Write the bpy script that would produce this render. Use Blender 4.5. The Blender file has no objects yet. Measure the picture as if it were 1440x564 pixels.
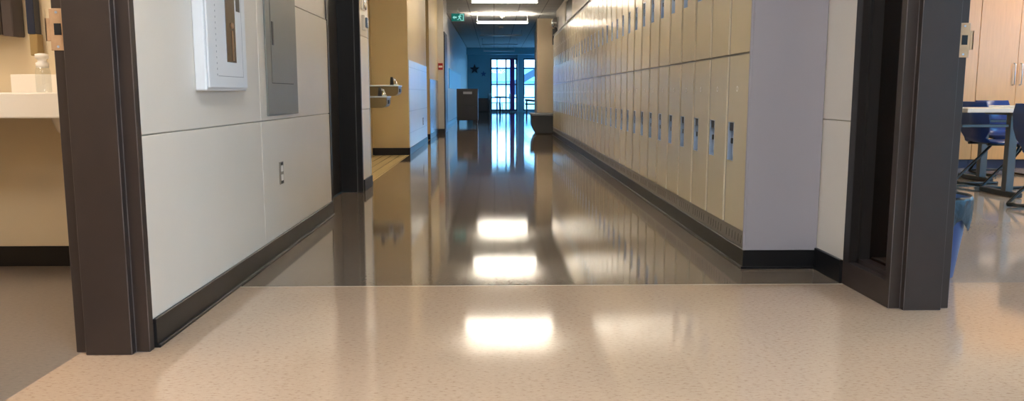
import bpy, bmesh, math, random
from math import pi, sin, cos, atan, tan, radians
from mathutils import Vector, Matrix, Euler
random.seed(7)
S = bpy.context.scene
COL = S.collection

# ------------------------------------------------------------------ helpers
def lin(c):
    c = c / 255.0
    return c / 12.92 if c <= 0.04045 else ((c + 0.055) / 1.055) ** 2.4
def rgb(r, g, b): return (lin(r), lin(g), lin(b), 1.0)

def mat(name, col, rough=0.5, metal=0.0, noise=0.0, scale=20.0, bump=0.0, bscale=80.0, emit=None, estr=0.0, spec=0.5, stretch=(1, 1, 1), coat=0.0):
    m = bpy.data.materials.new(name); m.use_nodes = True
    nt = m.node_tree; b = nt.nodes['Principled BSDF']
    b.inputs['Base Color'].default_value = col
    b.inputs['Roughness'].default_value = rough
    b.inputs['Metallic'].default_value = metal
    b.inputs['Specular IOR Level'].default_value = spec
    b.inputs['Coat Weight'].default_value = coat
    if noise or bump:
        tc = nt.nodes.new('ShaderNodeTexCoord')
        mp = nt.nodes.new('ShaderNodeMapping'); mp.inputs['Scale'].default_value = stretch
        nt.links.new(tc.outputs['Object'], mp.inputs['Vector'])
    if noise:
        n = nt.nodes.new('ShaderNodeTexNoise'); n.inputs['Scale'].default_value = scale; n.inputs['Detail'].default_value = 5
        nt.links.new(mp.outputs['Vector'], n.inputs['Vector'])
        r = nt.nodes.new('ShaderNodeValToRGB')
        r.color_ramp.elements[0].position = 0.3; r.color_ramp.elements[1].position = 0.7
        r.color_ramp.elements[0].color = [max(0, c * (1 - noise)) for c in col[:3]] + [1]
        r.color_ramp.elements[1].color = [min(1, c * (1 + noise)) for c in col[:3]] + [1]
        nt.links.new(n.outputs['Fac'], r.inputs['Fac'])
        nt.links.new(r.outputs['Color'], b.inputs['Base Color'])
    if bump:
        n2 = nt.nodes.new('ShaderNodeTexNoise'); n2.inputs['Scale'].default_value = bscale; n2.inputs['Detail'].default_value = 3
        nt.links.new(mp.outputs['Vector'], n2.inputs['Vector'])
        bp = nt.nodes.new('ShaderNodeBump'); bp.inputs['Strength'].default_value = bump; bp.inputs['Distance'].default_value = 0.01
        nt.links.new(n2.outputs['Fac'], bp.inputs['Height']); nt.links.new(bp.outputs['Normal'], b.inputs['Normal'])
    if emit:
        b.inputs['Emission Color'].default_value = emit; b.inputs['Emission Strength'].default_value = estr
    return m

def vct(name, base, dark, light, rough=0.1, tile=0.305, line=0.06, big=0.06, bump=0.03):
    """vinyl composition tile: streaky chips, faint joints, a polished and slightly wavy surface"""
    m = bpy.data.materials.new(name); m.use_nodes = True
    nt = m.node_tree; N = nt.nodes.new; L = nt.links.new; b = nt.nodes['Principled BSDF']
    tc = N('ShaderNodeTexCoord')
    mp = N('ShaderNodeMapping'); mp.inputs['Scale'].default_value = (0.45, 1, 1); L(tc.outputs['Object'], mp.inputs['Vector'])
    n1 = N('ShaderNodeTexNoise'); n1.inputs['Scale'].default_value = 120; n1.inputs['Detail'].default_value = 4; n1.inputs['Roughness'].default_value = 0.6
    L(mp.outputs['Vector'], n1.inputs['Vector'])
    r1 = N('ShaderNodeValToRGB'); e = r1.color_ramp.elements
    e[0].position = 0.30; e[0].color = dark; e[1].position = 0.47; e[1].color = base
    x = e.new(0.58); x.color = base; x = e.new(0.74); x.color = light
    L(n1.outputs['Fac'], r1.inputs['Fac'])
    n2 = N('ShaderNodeTexNoise'); n2.inputs['Scale'].default_value = 1.3; n2.inputs['Detail'].default_value = 3
    L(tc.outputs['Object'], n2.inputs['Vector'])
    m2 = N('ShaderNodeMapRange'); m2.inputs['To Min'].default_value = 1 - big; m2.inputs['To Max'].default_value = 1 + big
    L(n2.outputs['Fac'], m2.inputs['Value'])
    br = N('ShaderNodeTexBrick'); br.inputs['Scale'].default_value = 1.0; br.offset = 0
    br.inputs['Brick Width'].default_value = tile; br.inputs['Row Height'].default_value = tile
    br.inputs['Mortar Size'].default_value = 0.0012; br.inputs['Mortar Smooth'].default_value = 0.3
    br.inputs['Color1'].default_value = (1, 1, 1, 1); br.inputs['Color2'].default_value = (0.96, 0.96, 0.96, 1); br.inputs['Mortar'].default_value = (1 - line * 3, 1 - line * 3, 1 - line * 3, 1)
    L(tc.outputs['Object'], br.inputs['Vector'])
    mx = N('ShaderNodeMix'); mx.data_type = 'RGBA'; mx.blend_type = 'MULTIPLY'; mx.inputs[0].default_value = 1
    L(r1.outputs['Color'], mx.inputs[6]); L(br.outputs['Color'], mx.inputs[7])
    mx2 = N('ShaderNodeMix'); mx2.data_type = 'RGBA'; mx2.blend_type = 'MULTIPLY'; mx2.inputs[0].default_value = 1
    L(mx.outputs[2], mx2.inputs[6]); L(m2.outputs['Result'], mx2.inputs[7])
    L(mx2.outputs[2], b.inputs['Base Color'])
    n3 = N('ShaderNodeTexNoise'); n3.inputs['Scale'].default_value = 60; n3.inputs['Detail'].default_value = 2
    L(tc.outputs['Object'], n3.inputs['Vector'])
    bp = N('ShaderNodeBump'); bp.inputs['Strength'].default_value = bump; bp.inputs['Distance'].default_value = 0.004
    L(n3.outputs['Fac'], bp.inputs['Height']); L(bp.outputs['Normal'], b.inputs['Normal'])
    b.inputs['Roughness'].default_value = rough; b.inputs['Specular IOR Level'].default_value = 0.5
    return m

def grid_mat(name, col, joint, w, h, axes, rough=0.3, mortar=0.004, vary=0.03):
    """painted or glazed surface with joints; axes picks the two object axes that carry the grid"""
    m = bpy.data.materials.new(name); m.use_nodes = True
    nt = m.node_tree; N = nt.nodes.new; L = nt.links.new; b = nt.nodes['Principled BSDF']
    tc = N('ShaderNodeTexCoord'); sp = N('ShaderNodeSeparateXYZ'); cb = N('ShaderNodeCombineXYZ')
    L(tc.outputs['Object'], sp.inputs[0]); L(sp.outputs[axes[0]], cb.inputs[0]); L(sp.outputs[axes[1]], cb.inputs[1])
    br = N('ShaderNodeTexBrick'); br.offset = 0; br.inputs['Scale'].default_value = 1
    br.inputs['Brick Width'].default_value = w; br.inputs['Row Height'].default_value = h; br.inputs['Mortar Size'].default_value = mortar
    br.inputs['Color1'].default_value = col; br.inputs['Color2'].default_value = [c * (1 - vary) for c in col[:3]] + [1]; br.inputs['Mortar'].default_value = joint
    L(cb.outputs[0], br.inputs['Vector']); L(br.outputs['Color'], b.inputs['Base Color'])
    bp = N('ShaderNodeBump'); bp.inputs['Strength'].default_value = 0.4; bp.inputs['Distance'].default_value = 0.003; bp.invert = True
    L(br.outputs['Fac'], bp.inputs['Height']); L(bp.outputs['Normal'], b.inputs['Normal'])
    b.inputs['Roughness'].default_value = rough
    return m

def glass_mat(name, tint=(1, 1, 1, 1), refl=0.08):
    m = bpy.data.materials.new(name); m.use_nodes = True
    nt = m.node_tree; nt.nodes.remove(nt.nodes['Principled BSDF'])
    t = nt.nodes.new('ShaderNodeBsdfTransparent'); t.inputs[0].default_value = tint
    g = nt.nodes.new('ShaderNodeBsdfGlossy'); g.inputs['Roughness'].default_value = 0.02
    x = nt.nodes.new('ShaderNodeMixShader'); x.inputs[0].default_value = refl
    nt.links.new(t.outputs[0], x.inputs[1]); nt.links.new(g.outputs[0], x.inputs[2])
    nt.links.new(x.outputs[0], nt.nodes['Material Output'].inputs[0])
    return m

class MB:
    def __init__(s): s.bm = bmesh.new()
    def box(s, x0, x1, y0, y1, z0, z1, bev=0.0, mi=0, seg=2):
        t = bmesh.new()
        bmesh.ops.create_cube(t, size=1)
        for v in t.verts:
            v.co = Vector(((x0 + x1) / 2 + v.co.x * (x1 - x0), (y0 + y1) / 2 + v.co.y * (y1 - y0), (z0 + z1) / 2 + v.co.z * (z1 - z0)))
        if bev: bmesh.ops.bevel(t, geom=t.edges[:], offset=bev, segments=seg, affect='EDGES', profile=0.5)
        s._merge(t, mi); return s
    def _merge(s, t, mi=0, smooth=False, M=None):
        if M is not None: bmesh.ops.transform(t, matrix=M, verts=t.verts)
        bmesh.ops.recalc_face_normals(t, faces=t.faces)
        mp = [s.bm.verts.new(v.co) for v in t.verts]
        t.verts.index_update()
        for f in t.faces:
            try:
                g = s.bm.faces.new([mp[v.index] for v in f.verts]); g.material_index = f.material_index or mi; g.smooth = smooth or f.smooth
            except ValueError: pass
        t.free()
    def prism(s, pts, z0, z1, axis='z', mi=0, bev=0.0, edge=0):
        """pts polygon extruded: axis z -> (x,y), axis y -> (x,z), axis x -> (y,z)"""
        t = bmesh.new()
        def P(a, b, c): return {'z': (a, b, c), 'y': (a, c, b), 'x': (c, a, b)}[axis]
        A = [t.verts.new(P(a, b, z0)) for a, b in pts]; B = [t.verts.new(P(a, b, z1)) for a, b in pts]
        n = len(pts); t.faces.new(A); t.faces.new(B[::-1])
        for i in range(n): t.faces.new((A[i], A[(i + 1) % n], B[(i + 1) % n], B[i]))
        if bev: bmesh.ops.bevel(t, geom=t.edges[:], offset=bev, segments=2, affect='EDGES', material=edge)
        s._merge(t, mi); return s
    def cyl(s, p0, p1, r, r2=None, n=20, mi=0):
        p0 = Vector(p0); p1 = Vector(p1); d = p1 - p0
        t = bmesh.new()
        bmesh.ops.create_cone(t, cap_ends=True, segments=n, radius1=r, radius2=r if r2 is None else r2, depth=d.length)
        for f in t.faces: f.smooth = len(f.verts) == 4
        M = Matrix.Translation((p0 + p1) / 2) @ d.to_track_quat('Z', 'Y').to_matrix().to_4x4()
        s._merge(t, mi, M=M); return s
    def tube(s, pts, r, n=10, mi=0, sub=0):
        pts = [Vector(p) for p in pts]
        for _ in range(sub):                      # round the bends
            q = [pts[0]]
            for a, b in zip(pts, pts[1:]): q += [a.lerp(b, .25), a.lerp(b, .75)]
            pts = q + [pts[-1]]
        t = bmesh.new(); rings = []; up = Vector((0.013, 0.021, 1)).normalized(); prev = None
        for i, p in enumerate(pts):
            d = (pts[min(i + 1, len(pts) - 1)] - pts[max(i - 1, 0)]).normalized()
            if prev is None:
                a = d.cross(up)
                if a.length < 1e-3: a = d.cross(Vector((1, 0, 0)))
            else: a = prev - d * prev.dot(d)
            a.normalize(); b = d.cross(a); prev = a
            rings.append([t.verts.new(p + (a * cos(2 * pi * k / n) + b * sin(2 * pi * k / n)) * r) for k in range(n)])
        for A, B in zip(rings, rings[1:]):
            for k in range(n):
                f = t.faces.new((A[k], A[(k + 1) % n], B[(k + 1) % n], B[k])); f.smooth = True
        t.faces.new(rings[0]); t.faces.new(rings[-1][::-1])
        s._merge(t, mi); return s
    def lathe(s, prof, c=(0, 0, 0), n=32, mi=0, M=None, closed=False):
        t = bmesh.new(); rings = []
        for r, z in prof: rings.append([t.verts.new((c[0] + r * cos(2 * pi * k / n), c[1] + r * sin(2 * pi * k / n), c[2] + z)) for k in range(n)])
        for A, B in zip(rings, rings[1:]):
            for k in range(n):
                f = t.faces.new((A[k], A[(k + 1) % n], B[(k + 1) % n], B[k])); f.smooth = True
        if not closed:
            t.faces.new(rings[0]); t.faces.new(rings[-1][::-1])
        s._merge(t, mi, M=M); return s
    def sheet(s, prof, y0, y1, th, axis='y', mi=0, width=None):
        """a thin bent sheet: profile (a,z) swept from y0 to y1; width(i) may narrow it"""
        t = bmesh.new(); n = len(prof); P = [Vector((a, 0, z)) for a, z in prof]; top = []; bot = []
        for i, p in enumerate(P):
            d = (P[min(i + 1, n - 1)] - P[max(i - 1, 0)]).normalized(); nn = Vector((-d.z, 0, d.x)) * th / 2
            w = width(i) if width else 1; c = (y0 + y1) / 2; h = (y1 - y0) / 2 * w
            top.append([t.verts.new((p.x + nn.x, yy, p.z + nn.z)) for yy in (c - h, c + h)])
            bot.append([t.verts.new((p.x - nn.x, yy, p.z - nn.z)) for yy in (c - h, c + h)])
        for i in range(n - 1):
            for q in ((top[i][0], top[i][1], top[i + 1][1], top[i + 1][0]), (bot[i][1], bot[i][0], bot[i + 1][0], bot[i + 1][1])):
                t.faces.new(q).smooth = True
            t.faces.new((top[i][0], top[i + 1][0], bot[i + 1][0], bot[i][0])); t.faces.new((top[i][1], bot[i][1], bot[i + 1][1], top[i + 1][1]))
        t.faces.new((top[0][0], bot[0][0], bot[0][1], top[0][1])); t.faces.new((top[-1][0], top[-1][1], bot[-1][1], bot[-1][0]))
        s._merge(t, mi); return s
    def build(s, name, m, parent=None, loc=None):
        me = bpy.data.meshes.new(name); s.bm.to_mesh(me); s.bm.free()
        for k in (m if isinstance(m, (list, tuple)) else [m]): me.materials.append(k)
        o = bpy.data.objects.new(name, me); COL.objects.link(o)
        if parent: o.parent = parent
        if loc: o.location = loc
        return o

def tag(o, label, cat, group=None):
    o['label'] = label; o['category'] = cat
    if group: o['group'] = group
    return o
def thing(name, label, cat, loc=(0, 0, 0), rz=0, group=None):
    o = bpy.data.objects.new(name, None); o.empty_display_size = 0.1; COL.objects.link(o)
    o.location = loc; o.rotation_euler = (0, 0, rz)
    return tag(o, label, cat, group)
def struct(o, label=None, cat=None):
    o['kind'] = 'structure'
    if label: o['label'] = label; o['category'] = cat or o.name.split('_')[0].split('.')[0]
    return o
def sbox(name, m, *boxes, bev=0, label=None, cat=None):
    b = MB()
    for q in boxes: b.box(*q, bev=bev)
    return struct(b.build(name, m), label, cat)
def copy_tree(o, parent=None):
    c = o.copy(); COL.objects.link(c)
    if parent: c.parent = parent; c.matrix_parent_inverse = o.matrix_parent_inverse
    for ch in list(o.children): copy_tree(ch, c)
    return c

# ------------------------------------------------------------------ materials
PAINT = rgb(222, 213, 200)
m_wall = mat('wall_paint', PAINT, 0.42, noise=0.02, scale=3, bump=0.02, bscale=300)
m_panel = mat('wall_panel_paint', PAINT, 0.34, noise=0.02, scale=2.5, bump=0.015, bscale=250)
m_groove = mat('panel_joint', rgb(176, 168, 152), 0.6)
m_ochre = mat('ochre_wall_paint', rgb(206, 184, 138), 0.45, noise=0.02, scale=3)
m_farwall = mat('far_wall_paint', rgb(118, 176, 194), 0.45, noise=0.03, scale=2)
m_grey_wall = mat('grey_wall_paint', rgb(196, 192, 186), 0.45)
m_tilewall = grid_mat('glazed_wall_tile', rgb(206, 205, 200), rgb(170, 170, 168), 0.6, 0.305, (1, 2), rough=0.28)
m_base = mat('rubber_base', rgb(20, 19, 20), 0.36, noise=0.15, scale=9, spec=0.35)
m_basebl = mat('rubber_base_blue', rgb(22, 32, 62), 0.35)
m_frame = mat('bronze_frame_paint', rgb(50, 40, 36), 0.42, noise=0.06, scale=14, bump=0.03, bscale=160)
m_frame_dk = mat('dark_frame_paint', rgb(30, 26, 24), 0.38, noise=0.05, scale=14)
m_edge = mat('worn_frame_edge', rgb(104, 98, 96), 0.35, noise=0.35, scale=9, metal=0.3)
m_darkleaf = mat('dark_door_paint', rgb(24, 20, 20), 0.4)
m_brass = mat('brass_strike', rgb(196, 160, 124), 0.42, metal=0.4, noise=0.08, scale=40)
m_black = mat('black_void', rgb(10, 10, 11), 0.6)
m_blackpl = mat('black_plastic', rgb(24, 24, 27), 0.4)
m_locker = mat('locker_beige', rgb(218, 203, 172), 0.2, noise=0.015, scale=5, bump=0.10, bscale=5)
m_lockfr = mat('locker_frame', rgb(124, 116, 106), 0.35)
m_slot = mat('vent_slot', rgb(70, 64, 56), 0.6)
m_steel = mat('brushed_steel', rgb(190, 204, 222), 0.3, metal=0.6)
m_chrome = mat('chrome', rgb(220, 220, 222), 0.12, metal=1.0)
m_plate = mat('number_plate', rgb(224, 214, 194), 0.4)
m_endpan = mat('violet_grey_panel', rgb(150, 144, 148), 0.36, noise=0.02, scale=2)
m_white = mat('white_enamel', rgb(222, 224, 226), 0.3)
m_whitepl = mat('white_plastic', rgb(235, 230, 222), 0.35)
m_greypanel = mat('grey_steel_panel', rgb(124, 124, 118), 0.4, noise=0.03, scale=4)
m_line = mat('dark_seam', rgb(60, 60, 60), 0.6)
m_amber = mat('smoked_window', rgb(92, 72, 56), 0.15)
m_ceil = grid_mat('ceiling_tile', rgb(205, 205, 202), rgb(150, 150, 150), 0.61, 0.61, (0, 1), rough=0.75, mortar=0.012)
m_ceiln = mat('ceiling_paint', rgb(215, 212, 205), 0.8)
m_wood = mat('maple_laminate', rgb(206, 152, 94), 0.3, noise=0.05, scale=5, stretch=(9, 9, 0.8))
m_woodln = mat('laminate_gap', rgb(120, 92, 60), 0.6)
m_bluepl = mat('blue_seat_plastic', rgb(22, 50, 108), 0.32)
m_tubeblk = mat('black_tube', rgb(42, 39, 38), 0.32, metal=0.3)
m_tablegrey = mat('table_leg_grey', rgb(82, 78, 76), 0.35, metal=0.3)
m_tabletop = mat('table_top', rgb(206, 190, 172), 0.35, noise=0.03, scale=30)
m_bin = mat('blue_bin', rgb(44, 78, 132), 0.35)
m_liner = mat('bin_liner', rgb(16, 17, 20), 0.4, bump=0.6, bscale=26)
m_porc = mat('solid_surface', rgb(236, 228, 216), 0.2)
m_smoke = mat('smoked_plastic', rgb(46, 38, 36), 0.18)
m_smokegrey = mat('smoked_plastic_trim', rgb(92, 84, 84), 0.25)
m_navy = mat('navy_plastic', rgb(30, 40, 62), 0.25)
m_yel = mat('amber_plastic', rgb(150, 126, 84), 0.25)
m_red = mat('red_enamel', rgb(150, 34, 40), 0.3)
m_off = mat('unlit_diffuser', rgb(190, 200, 210), 0.3)
m_lit = mat('lit_diffuser', rgb(255, 250, 240), 0.4, emit=(1.0, 0.90, 0.74, 1), estr=17)
m_up = mat('lit_uplight', rgb(255, 240, 215), 0.4, emit=(1.0, 0.88, 0.72, 1), estr=46)
m_hall_fill = mat('hall_fill_diffuser', rgb(255, 250, 240), 0.4, emit=(0.74, 0.86, 1.0, 1), estr=8.6)
m_troffer_l = mat('washroom_diffuser', rgb(255, 245, 230), 0.4, emit=(1.0, 0.86, 0.70, 1), estr=8)
m_troffer_c = mat('classroom_diffuser', rgb(255, 245, 230), 0.4, emit=(1.0, 0.84, 0.64, 1), estr=9)
m_alu = mat('housing_white', rgb(210, 212, 214), 0.4)
m_cable = mat('cable_grey', rgb(190, 195, 200), 0.4, metal=0.5)
m_exit = mat('exit_green', rgb(20, 120, 110), 0.3, emit=(0.0, 0.28, 0.24, 1), estr=0.12)
m_exitw = mat('exit_white', rgb(120, 225, 225), 0.3, emit=(0.45, 1.0, 0.92, 1), estr=0.2)
m_exith = mat('exit_housing', rgb(150, 165, 170), 0.4)
m_cart = mat('dark_cabinet', rgb(28, 27, 33), 0.35)
m_label = mat('pale_label', rgb(150, 155, 165), 0.5)
m_bench = mat('charcoal_bench', rgb(44, 48, 54), 0.45)
m_benchtop = mat('bench_top', rgb(104, 108, 114), 0.4)
m_purple = mat('purple_banner', rgb(120, 60, 150), 0.6)
m_bluesheen = mat('blue_board', rgb(60, 150, 210), 0.4)
m_star = mat('dark_star', rgb(30, 50, 62), 0.5)
m_mull = mat('window_mullion', rgb(40, 52, 66), 0.4)
m_glass = glass_mat('window_glass')
m_bottle = glass_mat('clear_bottle', (0.93, 0.95, 0.95, 1), 0.12)
m_col = mat('column_paint', rgb(190, 172, 145), 0.45, noise=0.02, scale=2)
m_snow = mat('outdoor_ground', rgb(150, 165, 185), 0.8)
m_extw = mat('pale_cladding', rgb(240, 242, 246), 0.7)
m_extr = mat('blue_roof', rgb(96, 142, 186), 0.6)
m_extd = mat('dark_steel', rgb(50, 66, 84), 0.5)
m_bronzebody = mat('fountain_bronze', rgb(120, 106, 76), 0.35, metal=0.4)

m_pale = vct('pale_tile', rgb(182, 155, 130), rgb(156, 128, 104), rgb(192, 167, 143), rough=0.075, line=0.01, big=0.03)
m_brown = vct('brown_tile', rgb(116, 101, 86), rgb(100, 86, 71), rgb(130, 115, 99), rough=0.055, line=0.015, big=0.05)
m_lroom = vct('washroom_floor_sheet', rgb(124, 112, 101), rgb(102, 91, 81), rgb(142, 130, 118), rough=0.3, line=0.0, big=0.08)
m_class = vct('classroom_tile', rgb(166, 148, 132), rgb(148, 130, 114), rgb(180, 164, 148), rough=0.07, line=0.02, big=0.05)
m_cream = grid_mat('cream_strip_tile', rgb(214, 190, 140), rgb(150, 122, 80), 0.11, 3.0, (0, 1), rough=0.2, mortar=0.004)

# ------------------------------------------------------------------ the setting
CZ = 2.92
sbox('floor', m_pale, (-1.37, 1.60, -4.05, 3.474, -0.1, 0), (1.60, 2.6, -3, 3.49, -0.1, 0), (2.6, 8, -3, 3.49, -0.1, 0), label='pale beige speckled tile floor in the foreground', cat='floor')
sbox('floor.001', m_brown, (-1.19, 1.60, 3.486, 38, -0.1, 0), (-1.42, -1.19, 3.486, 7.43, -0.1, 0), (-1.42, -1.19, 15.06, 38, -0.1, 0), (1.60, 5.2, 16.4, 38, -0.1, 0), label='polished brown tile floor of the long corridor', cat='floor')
sbox('floor.002', m_lroom, (-4.05, -1.37, -1.05, 4.0, -0.1, 0), label='dull brown floor of the washroom on the left', cat='floor')
sbox('floor.003', m_class, (1.60, 8, 3.49, 9.6, -0.1, 0), label='polished floor of the classroom on the right', cat='floor')
sbox('floor.004', m_cream, (-1.75, -1.19, 7.43, 11.18, -0.1, 0), (-1.75, -1.19, 14.17, 15.06, -0.1, 0), label='cream strip tile floor in the fountain alcove', cat='floor')
sbox('trim_1', mat('metal_strip', rgb(188, 168, 142), 0.35), (-1.42, 1.60, 3.474, 3.486, -0.1, 0))
sbox('ceiling', m_ceil, (-1.8, 1.7, -4, 38, CZ, CZ + 0.1), (1.7, 5.3, 16.0, 38, CZ, CZ + 0.1))
sbox('ceiling.001', m_ceiln, (1.7, 8.1, -3.1, 9.7, CZ - 0.02, CZ + 0.1))
sbox('ceiling.002', m_ceiln, (-4.1, -1.8, -1.1, 4.0, CZ - 0.02, CZ + 0.1), (-1.8, -1.38, -1.1, 4.0, CZ - 0.02, CZ))

# left wall with big painted panels: a core and panels with open joints
def panel_wall(name, xf, side, y0, y1, ys, zs, thick, m=m_panel):
    b = MB(); d = 0.008; g = 0.0025
    xb = xf - side * thick; xm = xf - side * d
    b.box(min(xb, xm), max(xb, xm), y0, y1, 0, CZ, mi=1)
    yy = [y0] + [y for y in ys if y0 < y < y1] + [y1]; zz = [0.0] + zs + [CZ]
    for a, c in zip(yy, yy[1:]):
        for e, f in zip(zz, zz[1:]):
            b.box(min(xm, xf), max(xm, xf), a + (g if a != y0 else 0), c - (g if c != y1 else 0), e + (g if e else 0), f - (g if f != CZ else 0), bev=0.0016, seg=1)
    return struct(b.build(name, [m, m_groove]))
ZS = [0.715, 1.352, 1.99, 2.62]
panel_wall('wall_left', -1.15, 1, 2.60, 5.62, [3.97], ZS, 0.23)
panel_wall('wall_left.001', -1.15, 1, 6.95, 7.43, [], ZS, 0.60)
sbox('wall_left.002', m_wall, (-1.38, -1.15, -4, 1.52, 0, CZ), (-1.38, -1.15, 1.52, 2.60, 2.2, CZ), (-1.38, -1.15, 5.62, 6.95, 2.2, CZ))
sbox('wall_left.003', m_ochre, (-1.85, -1.75, 7.2, 15.2, 0, CZ), (-1.75, -1.70, 7.43, 11.18, 0, CZ))
sbox('wall_left.004', m_ochre, (-1.75, -1.19, 11.18, 14.17, 0, CZ), bev=0.006)
sbox('wall_left.005', m_ochre, (-1.75, -1.21, 15.06, 17.3, 0, CZ))
sbox('wall_left.006', m_grey_wall, (-1.75, -1.08, 17.3, 18.6, 0, CZ))
sbox('wall_left.007', m_grey_wall, (-1.75, -1.25, 18.6, 38.1, 0, CZ))
struct(MB().box(-1.19, -1.182, 11.2, 14.15, 0.1, 1.32, bev=0.002).build('trim_2', m_tilewall), 'glazed pale tile wainscot on the wall past the alcove', 'wall tile')
struct(MB().box(-1.21, -1.20, 15.08, 17.28, 0.1, 1.13, bev=0.002).build('trim_3', mat('grey_wainscot', rgb(140, 140, 138), 0.2)))
panel_wall('wall_right', 1.575, -1, 3.49, 16.4, [], [0.73, 1.352, 1.99, 2.62], 0.23)
sbox('wall_right.001', m_wall, (1.575, 1.805, -4, 1.98, 0, CZ), (1.575, 1.805, 1.98, 3.5, 2.2, CZ), (1.575, 1.805, 16.4, 18.0, 2.86, CZ), (1.575, 1.805, 18.0, 20.5, 0, CZ))
sbox('wall_back', m_wall, (-1.38, 1.805, -4.1, -4, 0, CZ))
# washroom shell
sbox('wall_washroom', mat('washroom_paint', rgb(212, 194, 162), 0.5, noise=0.02, scale=3), (-4, -1.38, 3.95, 4.05, 0, CZ), (-4.1, -4, -1, 4.05, 0, CZ), (-4, -1.38, -1.1, -1, 0, CZ))
# classroom shell; windows in the far side wall
def wall_with_openings(name, m, axis, c0, c1, a0, a1, opens):
    """a wall whose thickness runs c0..c1 along axis, length a0..a1; opens = (s,e,z0,z1)"""
    b = MB(); cur = a0
    def put(s, e, z0, z1):
        if e - s < 1e-4 or z1 - z0 < 1e-4: return
        b.box(*((c0, c1, s, e) if axis == 'x' else (s, e, c0, c1)), z0, z1)
    for s, e, z0, z1 in opens:
        put(cur, s, 0, CZ); put(s, e, 0, z0); put(s, e, z1, CZ); cur = e
    put(cur, a1, 0, CZ)
    return struct(b.build(name, m))
CW = [(-2.6, 2.9, 0.6, 2.75), (3.6, 7.6, 0.95, 2.6)]
wall_with_openings('wall_classroom', mat('classroom_paint', rgb(220, 205, 180), 0.5), 'x', 8.0, 8.15, -3, 9.7, CW)
sbox('wall_classroom.001', mat('classroom_paint_back', rgb(220, 205, 180), 0.5), (1.8, 8.0, 9.6, 9.7, 0, CZ), (1.8, 8.0, -3.1, -3, 0, CZ))
# lobby shell at the far end
EW = [(-0.17, 1.09, 0.06, 2.5), (1.36, 2.55, 0.06, 2.5), (2.9, 4.6, 0.06, 2.5)]
wall_with_openings('wall_end', m_farwall, 'y', 38.0, 38.15, -1.3, 5.2, EW)
LW = [(33.6, 36.4, 0.5, 2.3)]
wall_with_openings('wall_lobby', m_farwall, 'x', 5.2, 5.35, 16.4, 38.15, LW)
sbox('wall_lobby.001', m_wall, (1.805, 5.2, 20.4, 20.5, 0, CZ), (1.805, 5.2, 16.3, 16.4, 0, CZ))
sbox('wall_column', m_col, (1.2, 1.68, 22.5, 23.3, 0, CZ), bev=0.012, label='broad beige column past the end of the lockers', cat='column')
sbox('wall_column.001', m_grey_wall, (1.36, 1.50, 27.0, 27.2, 0, CZ), bev=0.01, label='slim pale column in front of the far windows', cat='column')
sbox('wall_column.002', m_farwall, (1.10, 1.35, 37.3, 37.98, 0, CZ), label='dark pier between the two far windows', cat='column')
sbox('wall_header', m_farwall, (-1.25, 5.2, 36.6, 36.8, 2.62, CZ))

def base(name, m, *bx): return struct(MBs(bx).build(name, m))
def MBs(bx):
    b = MB()
    for q in bx: b.box(*q, bev=0.002, seg=1)
    return b
bh = 0.1
base('baseboard_left', m_base, (-1.151, -1.138, 2.625, 5.605, 0, bh), (-1.148, -1.128, 2.625, 5.605, 0, 0.012))
base('baseboard_left.001', m_base, (-1.151, -1.138, 6.995, 7.44, 0, bh))
base('baseboard_alcove', m_base, (-1.70, -1.185, 11.166, 11.18, 0, bh), (-1.192, -1.178, 11.166, 14.17, 0, bh))
base('baseboard_left.002', m_base, (-1.6, -1.2, 15.046, 15.06, 0, bh), (-1.212, -1.2, 15.046, 17.3, 0, bh), (-1.21, -1.068, 17.286, 17.3, 0, bh), (-1.25, -1.238, 18.6, 38, 0, bh))
base('baseboard_right', m_base, (1.560, 1.576, 3.50, 3.79, 0, 0.105))
base('baseboard_lockers', m_base, (1.213, 1.57, 3.797, 16.57, 0, 0.094), (1.203, 1.57, 3.790, 16.57, 0, 0.012))
base('baseboard_washroom', m_base, (-3.99, -1.385, 3.936, 3.95, 0, bh))
base('baseboard_end', m_base, (-1.25, -0.2, 37.985, 38, 0, bh))

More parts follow.
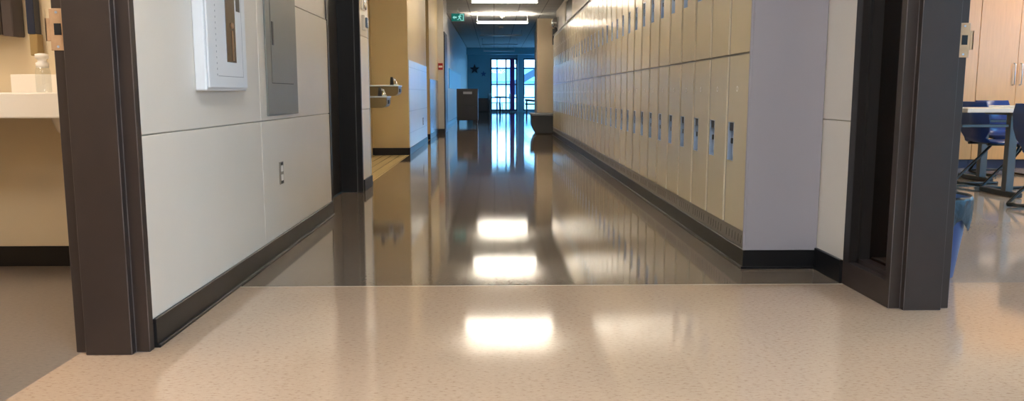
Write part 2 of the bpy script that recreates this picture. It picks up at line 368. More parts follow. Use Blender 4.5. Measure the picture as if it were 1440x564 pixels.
# ---- door frames (hollow metal, double rabbet); the jamb profile is extruded up
def jamb_poly(xa, xb, yf, s):
    """xa<xb wall faces; yf stop plane, s=+1 jamb lies at y>yf"""
    r, f = 0.030, 0.066; w = 0.046
    return [(xa - .006, yf + s * f), (xa - .006, yf + s * r), (xa + w - .006, yf + s * r), (xa + w - .006, yf), (xb - w + .006, yf), (xb - w + .006, yf + s * r), (xb + .006, yf + s * r), (xb + .006, yf + s * f)]
def door_frame(name, xa, xb, y0, y1, label, m=m_frame, H=2.14, strike=None):
    e = thing(name, label, 'door frame'); e['kind'] = 'structure'
    j1 = MB().prism(jamb_poly(xa, xb, y1, 1), 0, H + .05, bev=0.002, edge=1).build('jamb', [m, m_edge], e)
    MB().prism(jamb_poly(xa, xb, y0, -1), 0, H + .05, bev=0.002, edge=1).build('jamb', [m, m_edge], e)
    h = MB(); h.box(xa - .006, xb + .006, y0, y1, H, H + .05); h.box(xa + .04, xb - .04, y0, y1, H - .016, H + .01); h.build('head', m, e)
    if strike:
        x0, x1, z0, z1, sd = strike
        yy = y1 + 0.030
        b = MB(); b.box(x0, x1, yy - 0.003, yy, z0, z1, bev=0.001, seg=1)
        lx = x0 if sd < 0 else x1
        b.box(min(lx, lx + sd * .014), max(lx, lx + sd * .014), yy - 0.003, yy, z0 + .03, z1 - .03)
        b.box(min(lx + sd * .010, lx + sd * .014), max(lx + sd * .010, lx + sd * .014), yy - 0.003, yy + .02, z0 + .03, z1 - .03)
        xc = (x0 + x1) / 2
        b.box(xc - .009, xc + .013, yy - 0.0042, yy - 0.002, (z0 + z1) / 2 - .017, (z0 + z1) / 2 + .019, mi=1)
        for zz in (z0 + .012, z1 - .012): b.cyl((xc, yy - .0045, zz), (xc, yy - .002, zz), .004, n=10, mi=2)
        st = b.build('strike_plate', [m_brass, m_black, m_steel], j1); st['label'] = 'brass strike plate'
    return e
door_frame('door_1', -1.38, -1.15, 1.56, 2.55, 'bronze painted steel frame of the washroom doorway at far left', strike=(-1.392, -1.347, 0.985, 1.115, -1))
d2 = door_frame('door_2', -1.38, -1.15, 5.67, 6.90, 'dark frame of the recessed door halfway along the left wall', m=m_frame_dk)
lf = MB(); lf.box(-1.372, -1.330, 5.67, 6.90, 0.008, 2.13, bev=.002); lf.build('leaf', m_darkleaf, d2)
MB().cyl((-1.33, 5.76, 1.0), (-1.27, 5.76, 1.0), .012).tube([(-1.275, 5.76, 1.0), (-1.275, 5.80, 1.0), (-1.275, 5.87, 1.0)], .009).build('handle', m_steel, d2)
door_frame('door_3', 1.575, 1.805, 2.02, 3.03, 'bronze painted steel frame of the classroom doorway at right', strike=(1.772, 1.817, 0.988, 1.118, 1))
# sidelight beside the classroom door
w1 = thing('window_1', 'narrow sidelight in a bronze steel frame beside the classroom doorway', 'window'); w1['kind'] = 'structure'
b = MB()
b.box(1.569, 1.811, 3.0925, 3.49, 0, 0.108, bev=.0015, seg=1)                         # bottom rail
b.box(1.604, 1.811, 3.094, 3.43, 0.10, 0.128)                                          # stepped stop
b.build('frame', m_frame, w1); b = MB()
b.prism([(1.569, 3.49), (1.569, 3.43), (1.604, 3.43), (1.604, 3.405), (1.650, 3.405), (1.650, 3.425), (1.811, 3.425), (1.811, 3.49)], 0.105, 2.19, bev=.0015)
b.build('post', m_frame_dk, w1); b = MB()  # far post coloured darker to stand for the shade inside the opening
b.prism([(1.569, 3.0925), (1.569, 3.100), (1.604, 3.100), (1.604, 3.115), (1.650, 3.115), (1.650, 3.100), (1.811, 3.100), (1.811, 3.0925)], 0.105, 2.19)
b.box(1.5695, 1.8105, 3.101, 3.42, 2.14, 2.19)
b.build('post', m_frame, w1)
MB().box(1.652, 1.662, 3.10, 3.424, 0.128, 2.14).build('pane', glass_mat('bronze_glass', (.5, .38, .32, 1), .06), w1)  # tint put into the pane to darken the blue daylight behind it
MB().box(1.664, 1.809, 3.10, 3.42, 0.1285, 0.134).build('sill', mat('sill_grey', rgb(150, 146, 142), 0.5), w1)

# ------------------------------------------------------------------ lockers
LX, LY0, LW_, NL, LZ = 1.215, 3.80, 12.77 / 36, 36, 0.095
lock0 = thing('locker', '', 'locker', (LX, LY0 + 0.004, LZ))
def locker_parts(root):
    W = LW_
    b = MB()
    b.box(0.052, 0.355, 0, W, 0, 1.935)
    b.box(0.02, 0.053, 0, .004, 0, 1.935); b.box(0.02, 0.053, W - .004, W, 0, 1.935)
    # face frame in front of the carcass
    for (y0, y1, z0, z1) in ((0, .019, .085, 1.935), (W - .019, W, .085, 1.935), (.019, W - .019, .945, .958), (.019, W - .019, 1.885, 1.935)):
        b.box(0.010, 0.053, y0, y1, z0, z1)
    b.build('body', m_lockfr, root)
    v = MB(); v.box(0.006, 0.053, 0, W, 0, .085)
    for k in range(6):
        y = .05 + k * .05
        v.prism([(y, .062), (y + .006, .062), (y + .014, .02), (y + .008, .02)], 0.0052, 0.0065, axis='x', mi=1)
    v.build('vent_panel', [m_lockfr, m_slot], root)
    MB().box(-.006, .355, 0, W, 1.935, 1.947).build('top', m_lockfr, root)
    for k, (z0, z1, r0, r1, pz) in enumerate(((.087, .945, .415, .612, .78), (.956, 1.885, 1.295, 1.485, 1.66))):
        y0, y1 = .021, W - .021
        ry1, ry0 = y1 - .012, y1 - .108
        d = MB(); xf, xb = 0.001, .011
        # front skin around the recess, then hems
        d.box(xf, xb, y0, ry0, z0, z1); d.box(xf, xb, ry1, y1, z0, z1)
        d.box(xf, xb, ry0, ry1, z0, r0); d.box(xf, xb, ry0, ry1, r1, z1)
        bmesh.ops.remove_doubles(d.bm, verts=d.bm.verts, dist=1e-5)
        dr = d.build('door', m_locker, root)
        c = MB(); t = .003
        c.box(.046, .049, ry0, ry1, r0, r1)
        for q in ((ry0, ry0 + t, r0, r1), (ry1 - t, ry1, r0, r1), (ry0, ry1, r0, r0 + t), (ry0, ry1, r1 - t, r1)): c.box(-.0005, .048, *q)
        hr = c.build('handle_recess', m_steel, dr)
        h = MB(); zc = (r0 + r1) / 2
        h.box(.016, .047, ry0 + .022, ry1 - .022, zc - .075, zc + .03, bev=.006)
        h.box(.004, .02, ry0 + .034, ry1 - .034, zc - .012, zc + .016, bev=.003, mi=1)
        h.box(.006, .047, ry0 + .004, ry1 - .004, r1 - .045, r1 - .003, bev=.002, mi=1)  # black bar across the recess top stands for the shadow there
        h.build('latch', [m_steel, m_blackpl], dr)
        MB().cyl((-.0008, (y0 + y1) / 2 + .015, pz), (.0012, (y0 + y1) / 2 + .015, pz), .0145, n=20).cyl((-.0014, (y0 + y1) / 2 + .015, pz), (-.0002, (y0 + y1) / 2 + .015, pz), .008, n=16, mi=1).build('number_plate', [m_plate, m_locker], dr)
locker_parts(lock0)
ORD = ['', 'first', 'second', 'third', 'fourth', 'fifth', 'sixth', 'seventh', 'eighth', 'ninth', 'tenth', 'eleventh', 'twelfth', 'thirteenth', 'fourteenth', 'fifteenth', 'sixteenth', 'seventeenth', 'eighteenth']
for i in range(NL):
    o = lock0 if i == 0 else copy_tree(lock0)
    o.location = (LX, LY0 + .004 + i * LW_, LZ)
    if i == 0: l = 'nearest beige two-tier locker, joined to the grey end panel'
    elif i == NL - 1: l = 'last beige two-tier locker at the far end, by the charcoal bench'
    elif i < 18: l = '%s beige two-tier locker counted from the grey end panel' % ORD[i + 1]
    else: l = '%s beige two-tier locker counted from the far end by the bench' % ORD[NL - i]
    tag(o, l, 'locker', 'two-tier lockers along the right wall')
b = MB(); b.box(1.214, 1.572, 3.792, 3.803, 0.0935, 2.045, bev=.002)
b.box(1.208, 1.222, 3.789, 3.803, 0.0935, 2.045, bev=.003)
tag(b.build('end_panel', m_endpan), 'smooth violet grey end panel closing the near end of the lockers', 'panel')

# ------------------------------------------------------------------ fittings on the left wall
t = thing('annunciator_cabinet', 'white metal wall cabinet with a narrow smoked window, on the left wall', 'wall cabinet', (-1.15, 3.12, 0.862))
b = MB(); b.box(0, .045, 0, .50, 0, .62, bev=.006); b.build('body', m_white, t)
b = MB(); b.box(.045, .053, .012, .488, .012, .608, bev=.003)
b.box(.0528, .0536, .115, .43, .058, .0605, mi=1); b.box(.0528, .0536, .43, .4325, .058, .60, mi=1)
for k in range(24): b.box(.0528, .0537, .100, .106, .06 + k * .0225, .068 + k * .0225, mi=1)
dr = b.build('door', [m_white, mat('grey_seam', rgb(150, 154, 160), 0.5)], t)
b = MB(); b.box(.0525, .0545, .225, .345, .118, .56, bev=.001, seg=1); w = b.build('viewing_window', m_amber, dr); w['label'] = 'smoked brown viewing window'
b = MB(); b.box(.0544, .058, .295, .31, .125, .25, bev=.002); b.cyl((.0544, .30, .27), (.06, .30, .27), .012, n=14); b.build('key', mat('key_brass', rgb(150, 120, 90), .4, metal=.6), w)
MB().box(.0532, .0545, .365, .415, .335, .40).build('sticker', m_slot, dr)

t = thing('electrical_panel', 'flush grey steel electrical panel on the left wall', 'electrical panel', (-1.15, 4.08, 0.738))
MB().box(0, .010, 0, .615, 0, .80, bev=.002).build('frame', m_greypanel, t)
b = MB(); b.box(.009, .0125, .085, .515, .17, .77, bev=.001, seg=1); d = b.build('door', m_greypanel, t)
b = MB(); b.box(.012, .016, .095, .125, .36, .48, bev=.002); b.build('latch', m_blackpl, d)
b = MB()
for q in ((.080, .0845, .165, .775), (.5155, .520, .165, .775)): b.box(.0098, .0105, q[0], q[1], q[2], q[3])
b.box(.0098, .0105, .08, .52, .165, .169); b.build('seam', m_line, t)

def outlet(loc, label, sgn=1):
    t = thing('wall_outlet', label, 'outlet', loc)
    MB().box(0, .006, -.036, .036, -.06, .06, bev=.002).build('cover_plate', mat('outlet_plate', rgb(150, 140, 128), .35, metal=.5), t)
    for z in (-.024, .024): MB().box(.005, .009, -.017, .017, z - .016, z + .016, bev=.004).build('socket', m_whitepl, t)
    for z in (-.05, .05): MB().box(.005, .008, -.022, .022, z - .007, z + .007, bev=.002).build('end_cap', m_blackpl, t)
    return t
outlet((-1.15, 4.30, .428), 'duplex outlet low on the near left wall, below the electrical panel')
outlet((-1.182, 13.3, .40), 'small outlet low in the glazed tile past the alcove')
tag(MB().box(-1.15, -1.142, 5.565, 5.6, 1.355, 1.7, bev=.002).build('door_sign', m_blackpl), 'narrow black sign on the left wall beside the dark door', 'sign')

t = thing('alarm_strobe', 'small wall alarm strobe on the white strip before the fountain alcove', 'alarm', (-1.15, 7.14, 1.40))
MB().box(0, .03, -.06, .06, 0, .13, bev=.008).build('body', m_whitepl, t)
MB().box(.028, .05, -.045, .03, .02, .11, bev=.01).build('lens', mat('strobe_lens', rgb(100, 118, 140), .15), t)
t = thing('wall_speaker', 'small white fitting with a steel rim above the alarm strobe', 'wall fitting', (-1.15, 7.12, 1.62))
MB().box(0, .02, -.07, .07, -.05, .05, bev=.008).build('body', m_whitepl, t)
MB().lathe([(.0, 0), (.045, 0), (.05, .01), (.045, .02), (.0, .022)][1:], M=Matrix.Translation((.018, 0, 0)) @ Matrix.Rotation(pi / 2, 4, 'Y'), n=24).build('rim', m_chrome, t)
tag(MB().box(-1.156, -1.146, 7.418, 7.434, .11, 1.45, bev=.002).build('corner_guard', m_steel), 'thin steel corner guard at the near corner of the alcove', 'corner guard')

# drinking fountains on the alcove's side wall
def fountain(y, z, L, label):
    t = thing('drinking_fountain', label, 'drinking fountain', (-1.70, y, z), 0, 'drinking fountains in the alcove')
    b = MB(); b.prism([(0, 0), (0, -.12), (L - .05, -.12), (L - .01, -.10), (L, -.07), (L, 0)], -.17, .17, axis='y', bev=.006); b.build('body', m_bronzebody, t)
    b = MB(); b.box(.0, L + .01, -.18, .18, -.004, .014, bev=.005); b.build('basin', m_steel, t)
    b = MB(); b.lathe([(.03, .012), (.032, .03), (.018, .04), (.016, .062)], c=(L - .06, .05, 0), n=18); b.tube([(L - .06, .05, .055), (L - .06, .05, .085), (L - .10, .05, .095)], .012, sub=1); b.build('bubbler', m_chrome, t)
    b = MB(); b.cyl((L - .09, -.07, .01), (L - .09, -.07, .115), .026, r2=.018, n=14); b.build('lid_knob', m_blackpl, t)
    b = MB(); b.box(L - .004, L + .012, -.06, .06, -.075, -.03, bev=.006); b.build('push_bar', m_blackpl, t)
    return t
fountain(10.25, .945, .50, 'higher drinking fountain at the back of the alcove')
fountain(9.45, .81, .46, 'lower drinking fountain nearer the alcove opening')

# ------------------------------------------------------------------ washroom on the left
t = thing('vanity_counter', 'white wall-hung vanity counter with a basin in the washroom', 'sink', (-2.35, 3.95, .748))
b = MB(); b.box(-1.2, .93, -.516, -.02, .075, .107); b.box(-1.2, .93, -.55, -.515, 0, .107, bev=.006); b.build('counter', m_porc, t)
b = MB(); b.box(-.02 + .05, .93, -.035, -.001, .107, .195, bev=.003); b.build('backsplash', m_porc, t)
b = MB()
b.lathe([(.07, -.15), (.15, -.13), (.22, -.06), (.25, .03), (.252, .074)], c=(.62, -.29, 0), n=36); b.build('basin', m_porc, t)
b = MB(); b.prism([(-.02, .074), (-.5, .074), (-.5, .0), (-.02, -.28)], -.60, -.55, axis='x'); b.build('bracket', m_whitepl, t)
b = MB(); b.cyl((.62, -.09, .107), (.62, -.09, .20), .016).tube([(.62, -.09, .19), (.62, -.09, .24), (.62, -.16, .26), (.62, -.22, .235)], .012, sub=2); b.build('tap', m_chrome, t)
t = thing('soap_bottle', 'clear plastic pump bottle with a white cap on the vanity counter', 'bottle', (-2.0, 3.62, .8556))
b = MB(); b.lathe([(.028, 0), (.031, .008), (.031, .09), (.026, .108), (.014, .118)], n=24); b.build('body', m_bottle, t)
b = MB(); b.lathe([(.0255, .109), (.0262, .13), (.018, .135), (.018, .146), (.027, .150), (.027, .168), (.01, .172)], n=24); b.build('pump_cap', m_whitepl, t)
t = thing('towel_dispenser', 'dark smoked towel dispenser on the washroom wall above the counter', 'dispenser', (-2.43, 3.949, 1.13))
b = MB(); b.prism([(-.22, 0), (.145, -.008), (.145, .5), (-.22, .5)], -.118, 0, axis='y', bev=.004); b.build('cover', m_smoke, t)
b = MB(); b.prism([(.1455, -.123), (.172, -.085), (.178, -.03), (.178, 0), (.1455, 0)], -.012, .5, bev=.003); b.build('side_panel', m_smokegrey, t)
b = MB(); b.cyl((.07, -.135, .11), (.07, -.116, .11), .04, n=24); b.build('dial', m_black, t)
t = thing('soap_dispenser', 'slim navy soap dispenser beside the dark towel dispenser', 'dispenser', (-2.19, 3.949, 1.03))
b = MB(); b.box(-.018, .018, -.06, 0, .10, .40, bev=.006); b.build('cover', m_navy, t)
b = MB(); b.box(-.014, .024, -.055, 0, .0, .102, bev=.005); b.build('reservoir', m_yel, t)

# ------------------------------------------------------------------ classroom on the right
def tall_cabinet(x0, w, label):
    t = thing('tall_cabinet', label, 'cabinet', (x0, 9.0, 0), 0, 'maple cabinets across the classroom')
    MB().box(0, w, .022, .58, .1, 2.2).build('body', m_woodln, t)
    MB().box(0.0, w, .05, .58, 0, .1).build('toe_kick', m_basebl, t)
    for a, c, hx in ((.0015, w / 2 - .0015, w / 2 - .04), (w / 2 + .0015, w - .0015, w / 2 + .04)):
        d = MB().box(a, c, 0, .02, .105, 2.195, bev=.0015, seg=1).build('door', m_wood, t)
        MB().tube([(hx, 0, .95), (hx, -.03, .955), (hx, -.03, 1.185), (hx, 0, 1.19)], .0055).build('handle', m_steel, d)
    return t
CWD = 0.912
for k, l in enumerate(('maple tall cabinet half hidden behind the classroom door jamb', 'maple tall cabinet in the middle of the classroom view, with two bar handles', 'maple tall cabinet at the right edge of the photograph')):
    tall_cabinet(4.55 + .45 - CWD * .0 - .45 + CWD * 0 + (k) * CWD, CWD - .002, l)

def table(loc, xs, label):
    t = thing('classroom_table', label, 'table', loc, 0, 'classroom tables')
    MB().box(-.76, .76, -.27, .27, .70, .735, bev=.004).build('tabletop', m_tabletop, t)
    for x in xs:
        b = MB(); b.box(x - .035, x + .035, -.12, -.06, .04, .70, bev=.006); b.box(x - .03, x + .03, -.24, .24, .675, .701)
        b.build('leg', m_tablegrey, t)
        MB().box(x - .03, x + .03, -.25, .25, 0.003, .045, bev=.008).build('foot', m_tubeblk, t)
    MB().box(-.70, .70, -.105, -.075, .575, .60, bev=.004).build('stretcher', m_tablegrey, t)
    return t
table((4.56, 6.62, 0), (-.27, .55), 'nearer classroom table with a pale top, beside the side-on blue chair')
table((5.05, 7.78, 0), (-.27, .55), 'farther classroom table, between the two visible blue chairs')
def chair_parts(t):
    pr = [(-.20, .78), (-.195, .70), (-.18, .60), (-.165, .52), (-.155, .455), (-.13, .425), (-.08, .412), (0, .41), (.1, .415), (.18, .42), (.215, .41), (.235, .385)]
    wd = [.80, .93, .96, .86, .62, .72, .92, 1, 1, 1, .97, .9]
    MB().sheet(pr, -.22, .22, .012, width=lambda i: wd[i]).build('seat_shell', m_bluepl, t)
    for s in (-1, 1):
        y = s * .19
        MB().tube([(-.12, s * .12, .40), (.13, s * .14, .395), (.17, y, .37), (-.20, y, .03), (-.19, y, .012), (.26, y, .012)], .0125, sub=2).build('frame_rail', m_tubeblk, t)
    MB().tube([(-.19, -.19, .03), (-.19, .19, .03)], .011).build('cross_bar', m_tubeblk, t)
CH = [((4.55, 7.22), radians(6), 'blue plastic chair seen side-on between the two classroom tables'),
      ((5.36, 8.33), radians(-90), 'blue plastic chair standing behind the farther classroom table'),
      ((4.08, 5.70), radians(3), 'blue plastic chair whose black frame shows at the photograph right edge')]
c0 = None
for (x, y), a, l in CH:
    if c0 is None: c0 = thing('school_chair', l, 'chair'); chair_parts(c0); o = c0
    else: o = copy_tree(c0)
    o.location = (x, y, 0); o.rotation_euler = (0, 0, a); tag(o, l, 'chair', 'blue classroom chairs')

t = thing('waste_bin', 'small blue waste bin with a black liner behind the right door frame', 'bin', (2.04, 3.66, 0))
b = MB(); b.lathe([(.115, 0), (.12, .006), (.168, .375), (.172, .38), (.165, .378), (.115, .012)], n=36); b.build('body', m_bin, t)
b = MB(); prof = [(.150, .25), (.166, .383), (.174, .388), (.178, .37), (.174, .31), (.168, .285)]
tt = bmesh.new(); n = 48; rings = []
for j, (r, z) in enumerate(prof):
    rings.append([tt.verts.new(((r + (.006 * sin(k * 2.3) if j > 2 else 0)) * cos(2 * pi * k / n), (r + (.006 * sin(k * 2.3) if j > 2 else 0)) * sin(2 * pi * k / n), z - (.03 * (1 + sin(k * .9 + 1)) if j > 3 else 0))) for k in range(n)])
for A, B in zip(rings, rings[1:]):
    for k in range(n): tt.faces.new((A[k], A[(k + 1) % n], B[(k + 1) % n], B[k])).smooth = True
tt.faces.new(rings[0])
b._merge(tt); b.build('liner', m_liner, t)

# ------------------------------------------------------------------ lights
def pendant(y, lit, label, z=2.70, x=.22):
    t = thing('pendant_light', label, 'light', (x, y, z), 0, 'linear pendant lights down the corridor')
    b = MB(); b.box(-.68, .68, -.065, .065, -.008, .022, bev=.003); b.build('housing', m_alu, t)
    MB().box(-.66, .66, -.055, .055, -.013, -.007, bev=.002).build('diffuser', m_lit if lit else m_off, t)
    MB().box(-.64, .64, -.05, .05, .0215, .026).build('uplight', m_up if lit else m_off, t)
    for s in (-1, 1):
        MB().cyl((s * .66, 0, .02), (s * .66, 0, CZ - z), .005, n=8).cyl((s * .66, 0, CZ - z - .02), (s * .66, 0, CZ - z), .03, n=14).build('cable', m_cable, t)
PL = ['', 'nearest linear pendant light overhead, out of the picture', 'third linear pendant light, mirrored brightly on the pale floor', 'lit linear pendant light at the top edge of the photograph', 'lit linear pendant light lower down beside the green exit sign', 'unlit linear pendant light just beyond the lit ones', 'unlit linear pendant light, second from the far end of the corridor', 'unlit linear pendant light nearest the far windows']
for k in range(1, 8): pendant(2.5 + 4.7 * k, k < 5, PL[k])
def troffer(loc, w, l, m, label):
    t = thing('ceiling_light', label, 'light', loc, 0)
    b = MB()
    for q in ((-w, w, -l, -l + .03), (-w, w, l - .03, l), (-w, -w + .03, -l, l), (w - .03, w, -l, l)): b.box(q[0], q[1], q[2], q[3], -.03, 0)
    b.build('frame', m_alu, t); MB().box(-w + .03, w - .03, -l + .03, l - .03, -.02, -.004).build('diffuser', m, t)
troffer((.2, -1.6, CZ), .6, .6, m_hall_fill, 'added square fill light behind the photographer in the hall')  # unseen lamp added for cool fill on the camera-facing surfaces
troffer((.2, 0.7, CZ), .6, .6, m_hall_fill, 'added square fill light above the pale tile floor, out of the picture')  # second unseen lamp added to brighten the pale floor evenly
troffer((-2.6, 2.6, CZ - .02), .3, .6, m_troffer_l, 'ceiling light over the washroom counter')
troffer((-2.6, .4, CZ - .02), .3, .6, m_troffer_l, 'added unseen fill light over the washroom doorway')  # unseen lamp added so light reaches below the counter
for k, (x, y) in enumerate(((4, 1), (4, 5.2), (6.4, 5.2), (6.4, 8))): troffer((x, y, CZ - .02), .3, .6, m_troffer_c, 'classroom ceiling light %s' % ['near the classroom door', 'above the table with blue chairs', 'by the side windows', 'before the maple cabinets'][k])

t = thing('alcove_downlight', 'added unseen fill light in the ceiling of the fountain alcove', 'light', (-1.45, 8.5, CZ), 0)  # unseen lamp added to brighten the ochre alcove wall
MB().lathe([(.14, 0), (.15, -.012), (.13, -.02), (.12, -.004)], n=32).build('trim_ring', m_alu, t); MB().cyl((0, 0, -.012), (0, 0, -.003), .12, n=32).build('diffuser', mat('alcove_diffuser', rgb(255, 245, 225), .4, emit=(1, .9, .72, 1), estr=34), t)
# exit sign
t = thing('exit_sign', 'green running-man exit sign hanging from the ceiling at left', 'exit sign', (-.88, 19.9, 2.60))
MB().box(-.165, .165, -.015, .03, 0, .20, bev=.006).build('housing', m_exith, t)
f = MB().box(-.155, .155, -.019, -.014, .01, .19).build('face', m_exit, t)
b = MB(); y0, y1 = -.0205, -.0185
b.prism([(-.13, .10), (-.085, .145), (-.085, .118), (-.03, .118), (-.03, .082), (-.085, .082), (-.085, .055)], y0, y1, axis='y')   # arrow
b.prism([(.075, .02), (.14, .02), (.14, .18), (.075, .18), (.075, .165), (.125, .165), (.125, .035), (.075, .035)], y0, y1, axis='y')       # doorway
b.prism([(.02, .14), (.055, .145), (.085, .12), (.08, .11), (.06, .12), (.05, .09), (.075, .065), (.075, .03), (.06, .03), (.058, .058), (.03, .075), (.01, .04), (-.02, .04), (-.02, .053), (.002, .055), (.025, .1), (.03, .125), (.01, .105), (0, .112)], y0, y1, axis='y')
b.cyl((.055, y0, .163), (.055, y1, .163), .014, n=14)
b.build('pictogram', m_exitw, f)
MB().cyl((0, .008, .19), (0, .008, CZ - 2.60), .008, n=8).build('stem', m_cable, t)
for k, (y, l) in enumerate(((21.9, 'round white detector on the ceiling between the lit pendants'), (25.2, 'round white detector on the ceiling past the lit pendants'))):
    t = thing('ceiling_detector', l, 'detector', (.22, y, CZ), 0)
    MB().lathe([(.075, 0), (.072, -.02), (.05, -.045), (.02, -.05)], n=24).build('base', m_whitepl, t); MB().lathe([(.03, -.045), (.025, -.062), (.01, -.066)], n=16).build('sensor', m_label, t)

# ------------------------------------------------------------------ far corridor
t = thing('fire_alarm_pull', 'red fire alarm pull station on the pale wall at left', 'fire alarm', (-1.145, 17.3, 1.36))
MB().box(-.05, .05, -.045, 0, 0, .14, bev=.006).build('body', m_red, t); MB().box(-.04, .04, -.056, -.044, .045, .085, bev=.004).build('handle', m_whitepl, t)
t = thing('door_4', 'dark tall door in the left wall past the fire alarm', 'door'); t['kind'] = 'structure'
MB().box(-1.085, -1.062, 17.36, 18.36, 0, 2.17, bev=.003).build('frame', m_darkleaf, t)
MB().box(-1.066, -1.055, 17.43, 18.30, .01, 2.10).build('leaf', m_frame_dk, t)
t = thing('door_5', 'dark glazed screen above and past the far end of the lockers', 'door'); t['kind'] = 'structure'
MB().box(1.60, 1.64, 16.41, 17.99, 0, 2.855).build('frame', m_frame_dk, t); MB().box(1.59, 1.60, 16.5, 17.9, .1, 2.2).build('leaf', m_darkleaf, t); MB().box(1.59, 1.60, 16.5, 17.9, 2.28, 2.8).build('transom', m_navy, t)
t = thing('wall_light', 'round silver fitting high on the wall past the lockers', 'wall fitting', (1.575, 20.0, 2.58))
MB().lathe([(.13, 0), (.14, -.02), (.13, -.10), (.07, -.15), (.02, -.16)], M=Matrix.Translation((-.0, 0, 0)) @ Matrix.Rotation(pi / 2, 4, 'Y'), n=28).build('shade', m_chrome, t)
MB().cyl((-.02, 0, 0), (.0, 0, 0), .15, n=28).build('base', m_alu, t)
tag(MB().box(1.44, 1.565, 19.98, 20.02, 2.05, 2.44, bev=.004).build('hanging_sign', m_blackpl), 'narrow black sign hanging under the silver fitting past the lockers', 'sign')

t = thing('bench', 'charcoal bench with a tapered base standing past the last locker', 'bench', (1.06, 17.35, 0))
b = MB(); b.prism([(-.19, .03), (.22, .03), (.24, .39), (-.265, .39), (-.255, .18)], -.42, .42, axis='y', bev=.012); b.build('base', m_bench, t)
MB().box(-.285, .25, -.45, .45, .39, .435, bev=.01).build('top', m_benchtop, t); MB().box(-.15, .19, -.38, .38, 0, .031).build('plinth', m_black, t)

t = thing('book_cart', 'dark cabinet on legs with a pale label by the left wall', 'cabinet', (-.735, 21.9, 0))
b = MB()
b.box(-.29, .29, .02, .42, .13, .99, bev=.008); b.build('body', m_cart, t)
b = MB(); b.box(-.275, .275, .0, .022, .15, .52, bev=.004); b.build('panel', m_cart, t)
b = MB(); b.box(-.275, .275, .0, .022, .54, .97, bev=.004); p = b.build('panel', m_cart, t)
MB().box(-.11, .13, -.004, .002, .845, .91).build('label_holder', m_label, p)
for sx in (-.26, .26):
    for sy in (.05, .39): MB().cyl((sx, sy, .06), (sx, sy, .14), .018, n=12).cyl((sx - .015, sy, .035), (sx + .015, sy, .035), .035, n=18).build('leg', m_blackpl, t)
t = thing('low_cabinet', 'low dark cabinet against the far blue wall beside the window', 'cabinet', (-.45, 37.55, 0))
MB().box(-.55, .25, 0, .40, .06, .62, bev=.008).build('body', m_cart, t); MB().box(-.56, .26, -.01, .41, .62, .65, bev=.005).build('top', m_bench, t); MB().box(-.5, .2, .03, .38, 0, .06).build('plinth', m_black, t)
def star(x, z, r, label, m):
    p = []
    for k in range(10):
        a = pi / 2 + k * pi / 5; q = r if k % 2 == 0 else r * .42; p.append((x + q * cos(a), z + q * sin(a)))
    tag(MB().prism(p, 37.96, 37.995, axis='y').build('wall_star', m), label, 'star')
star(-.92, 2.0, .24, 'larger dark star on the far blue wall', m_star)
star(-.5, 1.78, .15, 'smaller faint blue star beside the larger one', mat('blue_star', rgb(60, 100, 150), .5))
tag(MB().box(-1.249, -1.235, 22.2, 29.5, 1.0, 1.55, bev=.004).build('notice_board', m_bluesheen), 'light blue panel standing for daylight reflected on the left wall above the dark cart', 'sheen panel')  # blue sheen of daylight on the wall, put in as a coloured panel

# end windows
def curtain(name, x0, x1, z0, z1, vs, hs, label):
    t = thing(name, label, 'window'); t['kind'] = 'structure'
    b = MB(); d = (37.98, 38.10)
    for x in [x0 + .03] + vs + [x1 - .03]: b.box(x - .03, x + .03, d[0], d[1], z0, z1)
    for z in [z0 + .03] + hs + [z1 - .03]: b.box(x0, x1, d[0] + .004, d[1] - .004, z - .03, z + .03)
    b.build('window_frame', m_mull, t); MB().box(x0, x1, 38.035, 38.045, z0, z1).build('pane', m_glass, t)
    return t
curtain('window_2', -.17, 1.09, .06, 2.5, [.136, .56], [.68, 1.29, 2.04], 'tall bright window at the corridor end with dark bars')
curtain('window_3', 1.36, 2.55, .06, 2.5, [], [.68, 1.29, 2.04], 'bright end window behind the dark pier')
curtain('window_4', 2.9, 4.6, .06, 2.5, [3.7], [.68, 1.29, 2.04], 'end window in the lobby corner')
tag(MB().box(.74, .96, 37.90, 37.915, .1, 2.46).build('banner', m_purple), 'narrow purple banner hanging in front of the end window', 'banner')
for k, (s, e, z0, z1) in enumerate(LW):
    t = thing('window_%d' % (5 + k), 'side window of the far lobby', 'window'); t['kind'] = 'structure'
    b = MB()
    for y in (s + .03, (s + e) / 2, e - .03): b.box(5.2, 5.33, y - .03, y + .03, z0, z1)
    for z in (z0 + .03, 1.9, z1 - .03): b.box(5.204, 5.326, s, e, z - .03, z + .03)
    b.build('window_frame', m_mull, t); MB().box(5.26, 5.27, s, e, z0, z1).build('pane', m_glass, t)
for k, (s, e, z0, z1) in enumerate(CW):
    t = thing('window_%d' % (6 + k), 'classroom side window', 'window'); t['kind'] = 'structure'
    b = MB()
    for y in (s + .03, (s + e) / 2, e - .03): b.box(8.0, 8.13, y - .03, y + .03, z0, z1)
    for z in (z0 + .03, z1 - .03): b.box(8.004, 8.126, s, e, z - .03, z + .03)
    b.build('window_frame', m_mull, t); MB().box(8.06, 8.07, s, e, z0, z1).build('pane', m_glass, t)

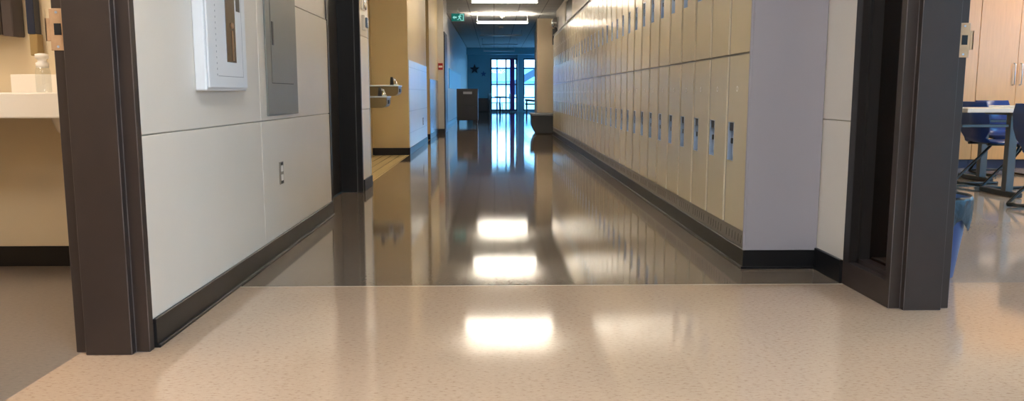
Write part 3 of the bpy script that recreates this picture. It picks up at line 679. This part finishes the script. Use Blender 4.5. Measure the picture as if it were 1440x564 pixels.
# cafe table and chairs at the window
def cafe_chair(t):
    MB().box(-.2, .2, -.2, .2, .44, .465, bev=.008).build('seat', m_cart, t)
    b = MB(); b.box(-.19, .19, .185, .205, .62, .86, bev=.006); b.build('backrest', m_cart, t)
    for sx in (-1, 1):
        for sy, zt in ((-1, .45), (1, .86)): MB().tube([(sx * .2, sy * .21, 0), (sx * .18, sy * .19, .44), (sx * .18, sy * .195, zt)], .012).build('leg', m_cart, t)
cc = None
for (x, y), a, l in (((-.02, 36.1), radians(70), 'dark side chair at the end window, left of the small table'), ((.95 - .42, 36.4), radians(-80), 'dark side chair at the end window, right of the small table')):
    if cc is None: cc = thing('side_chair', l, 'chair'); cafe_chair(cc); o = cc
    else: o = copy_tree(cc)
    o.location = (x, y, 0); o.rotation_euler = (0, 0, a); tag(o, l, 'chair', 'dark chairs at the end window')
t = thing('cafe_table', 'small dark table between the two chairs at the end window', 'table', (.26, 36.9, 0))
MB().lathe([(.24, .70), (.25, .71), (.25, .73), (.24, .735)], n=28).build('tabletop', m_cart, t); MB().cyl((0, 0, .02), (0, 0, .70), .03).build('pedestal', m_cart, t); MB().lathe([(.19, 0), (.19, .015), (.04, .03)], n=24).build('base', m_cart, t)
t = thing('low_bench', 'low dark bench with a sloping back before the right end window', 'bench', (1.95, 36.4, 0), 0)
MB().box(-.55, .55, -.2, .2, .36, .42, bev=.01).build('seat', m_cart, t)
MB().prism([(-.55, .52), (.55, .44), (.55, .52), (-.55, .62)], .17, .21, axis='y').build('backrest', m_cart, t)
for s in (-1, 1): MB().box(s * .48 - .03, s * .48 + .03, -.18, .2, 0, .55, bev=.004).build('leg', m_cart, t)

# outside
o = MB().box(-60, 60, 38.2, 160, -.25, -.15).box(5.4, 60, -40, 38.2, -.25, -.15).build('ground_outside', m_snow); struct(o)
t = thing('building', 'pale building with a blue roof across the yard outside', 'building', (0, 95, -.15))
MB().box(-30, 30, 0, 12, 0, 2.3).build('wall', m_extw, t)
MB().prism([(-.6, 2.25), (12.6, 2.25), (12.6, 2.5), (6, 4.3), (-.6, 2.5)], -30.5, 30.5, axis='x').build('roof', m_extr, t)
for k in range(8): MB().box(-26 + k * 7, -24.4 + k * 7, -.03, 0.01, .9, 1.9).build('window', m_extd, t)
t = thing('outdoor_stair', 'dark sloping stair and canopy outside the right end window', 'stair', (0, 46, -.15))
MB().prism([(.9, 1.2), (.9, 1.62), (4.0, 3.4), (4.0, 2.95)], -.5, .5, axis='y').build('stringer', m_extd, t)
MB().prism([(1.2, 2.66), (2.6, 3.45), (2.6, 3.65), (1.2, 3.65)], -.5, .5, axis='y').build('canopy', m_extd, t)
for x in (1.0, 3.9): MB().box(x - .05, x + .05, -.05, .05, 0, 1.5 if x < 2 else 3.1).build('post', m_extd, t)

# ------------------------------------------------------------------ world, portals, camera
w = bpy.data.worlds.new('sky'); S.world = w; w.use_nodes = True
bg = w.node_tree.nodes['Background']; bg.inputs[0].default_value = (0.20, 0.56, 0.95, 1); bg.inputs[1].default_value = 4.0
def portal(loc, rot, sx, sy):
    l = bpy.data.lights.new('window_portal', 'AREA'); l.shape = 'RECTANGLE'; l.size = sx; l.size_y = sy; l.cycles.is_portal = True
    o = bpy.data.objects.new('window_portal', l); COL.objects.link(o); o.location = loc; o.rotation_euler = rot
for s, e, z0, z1 in EW: portal(((s + e) / 2, 38.12, (z0 + z1) / 2), (-pi / 2, 0, 0), e - s, z1 - z0)
for s, e, z0, z1 in LW: portal((5.32, (s + e) / 2, (z0 + z1) / 2), (0, pi / 2, 0), z1 - z0, e - s)
for s, e, z0, z1 in CW: portal((8.12, (s + e) / 2, (z0 + z1) / 2), (0, pi / 2, 0), z1 - z0, e - s)

cd = bpy.data.cameras.new('camera'); cam = bpy.data.objects.new('camera', cd); COL.objects.link(cam)
Fpx = 1120.0; pitch = atan(150 / Fpx); yaw = atan(25 * cos(pitch) / Fpx)
cam.location = (0, 0, 0.85); cam.rotation_euler = (pi / 2 - pitch, 0, -yaw)
cd.sensor_width = 36; cd.lens = 36 * Fpx / 1440; cd.clip_start = .02; cd.clip_end = 400
S.camera = cam
S.view_settings.view_transform = 'Standard'; S.view_settings.look = 'None'; S.view_settings.gamma = 1; S.view_settings.exposure = 1.6
try: S.view_settings.use_curve_mapping = False
except Exception: pass
S.cycles.use_denoising = True
try: S.cycles.denoiser = 'OPENIMAGEDENOISE'
except Exception: pass
S.cycles.max_bounces = 10; S.cycles.diffuse_bounces = 5; S.cycles.glossy_bounces = 5; S.cycles.transparent_max_bounces = 10
S.cycles.sample_clamp_indirect = 8
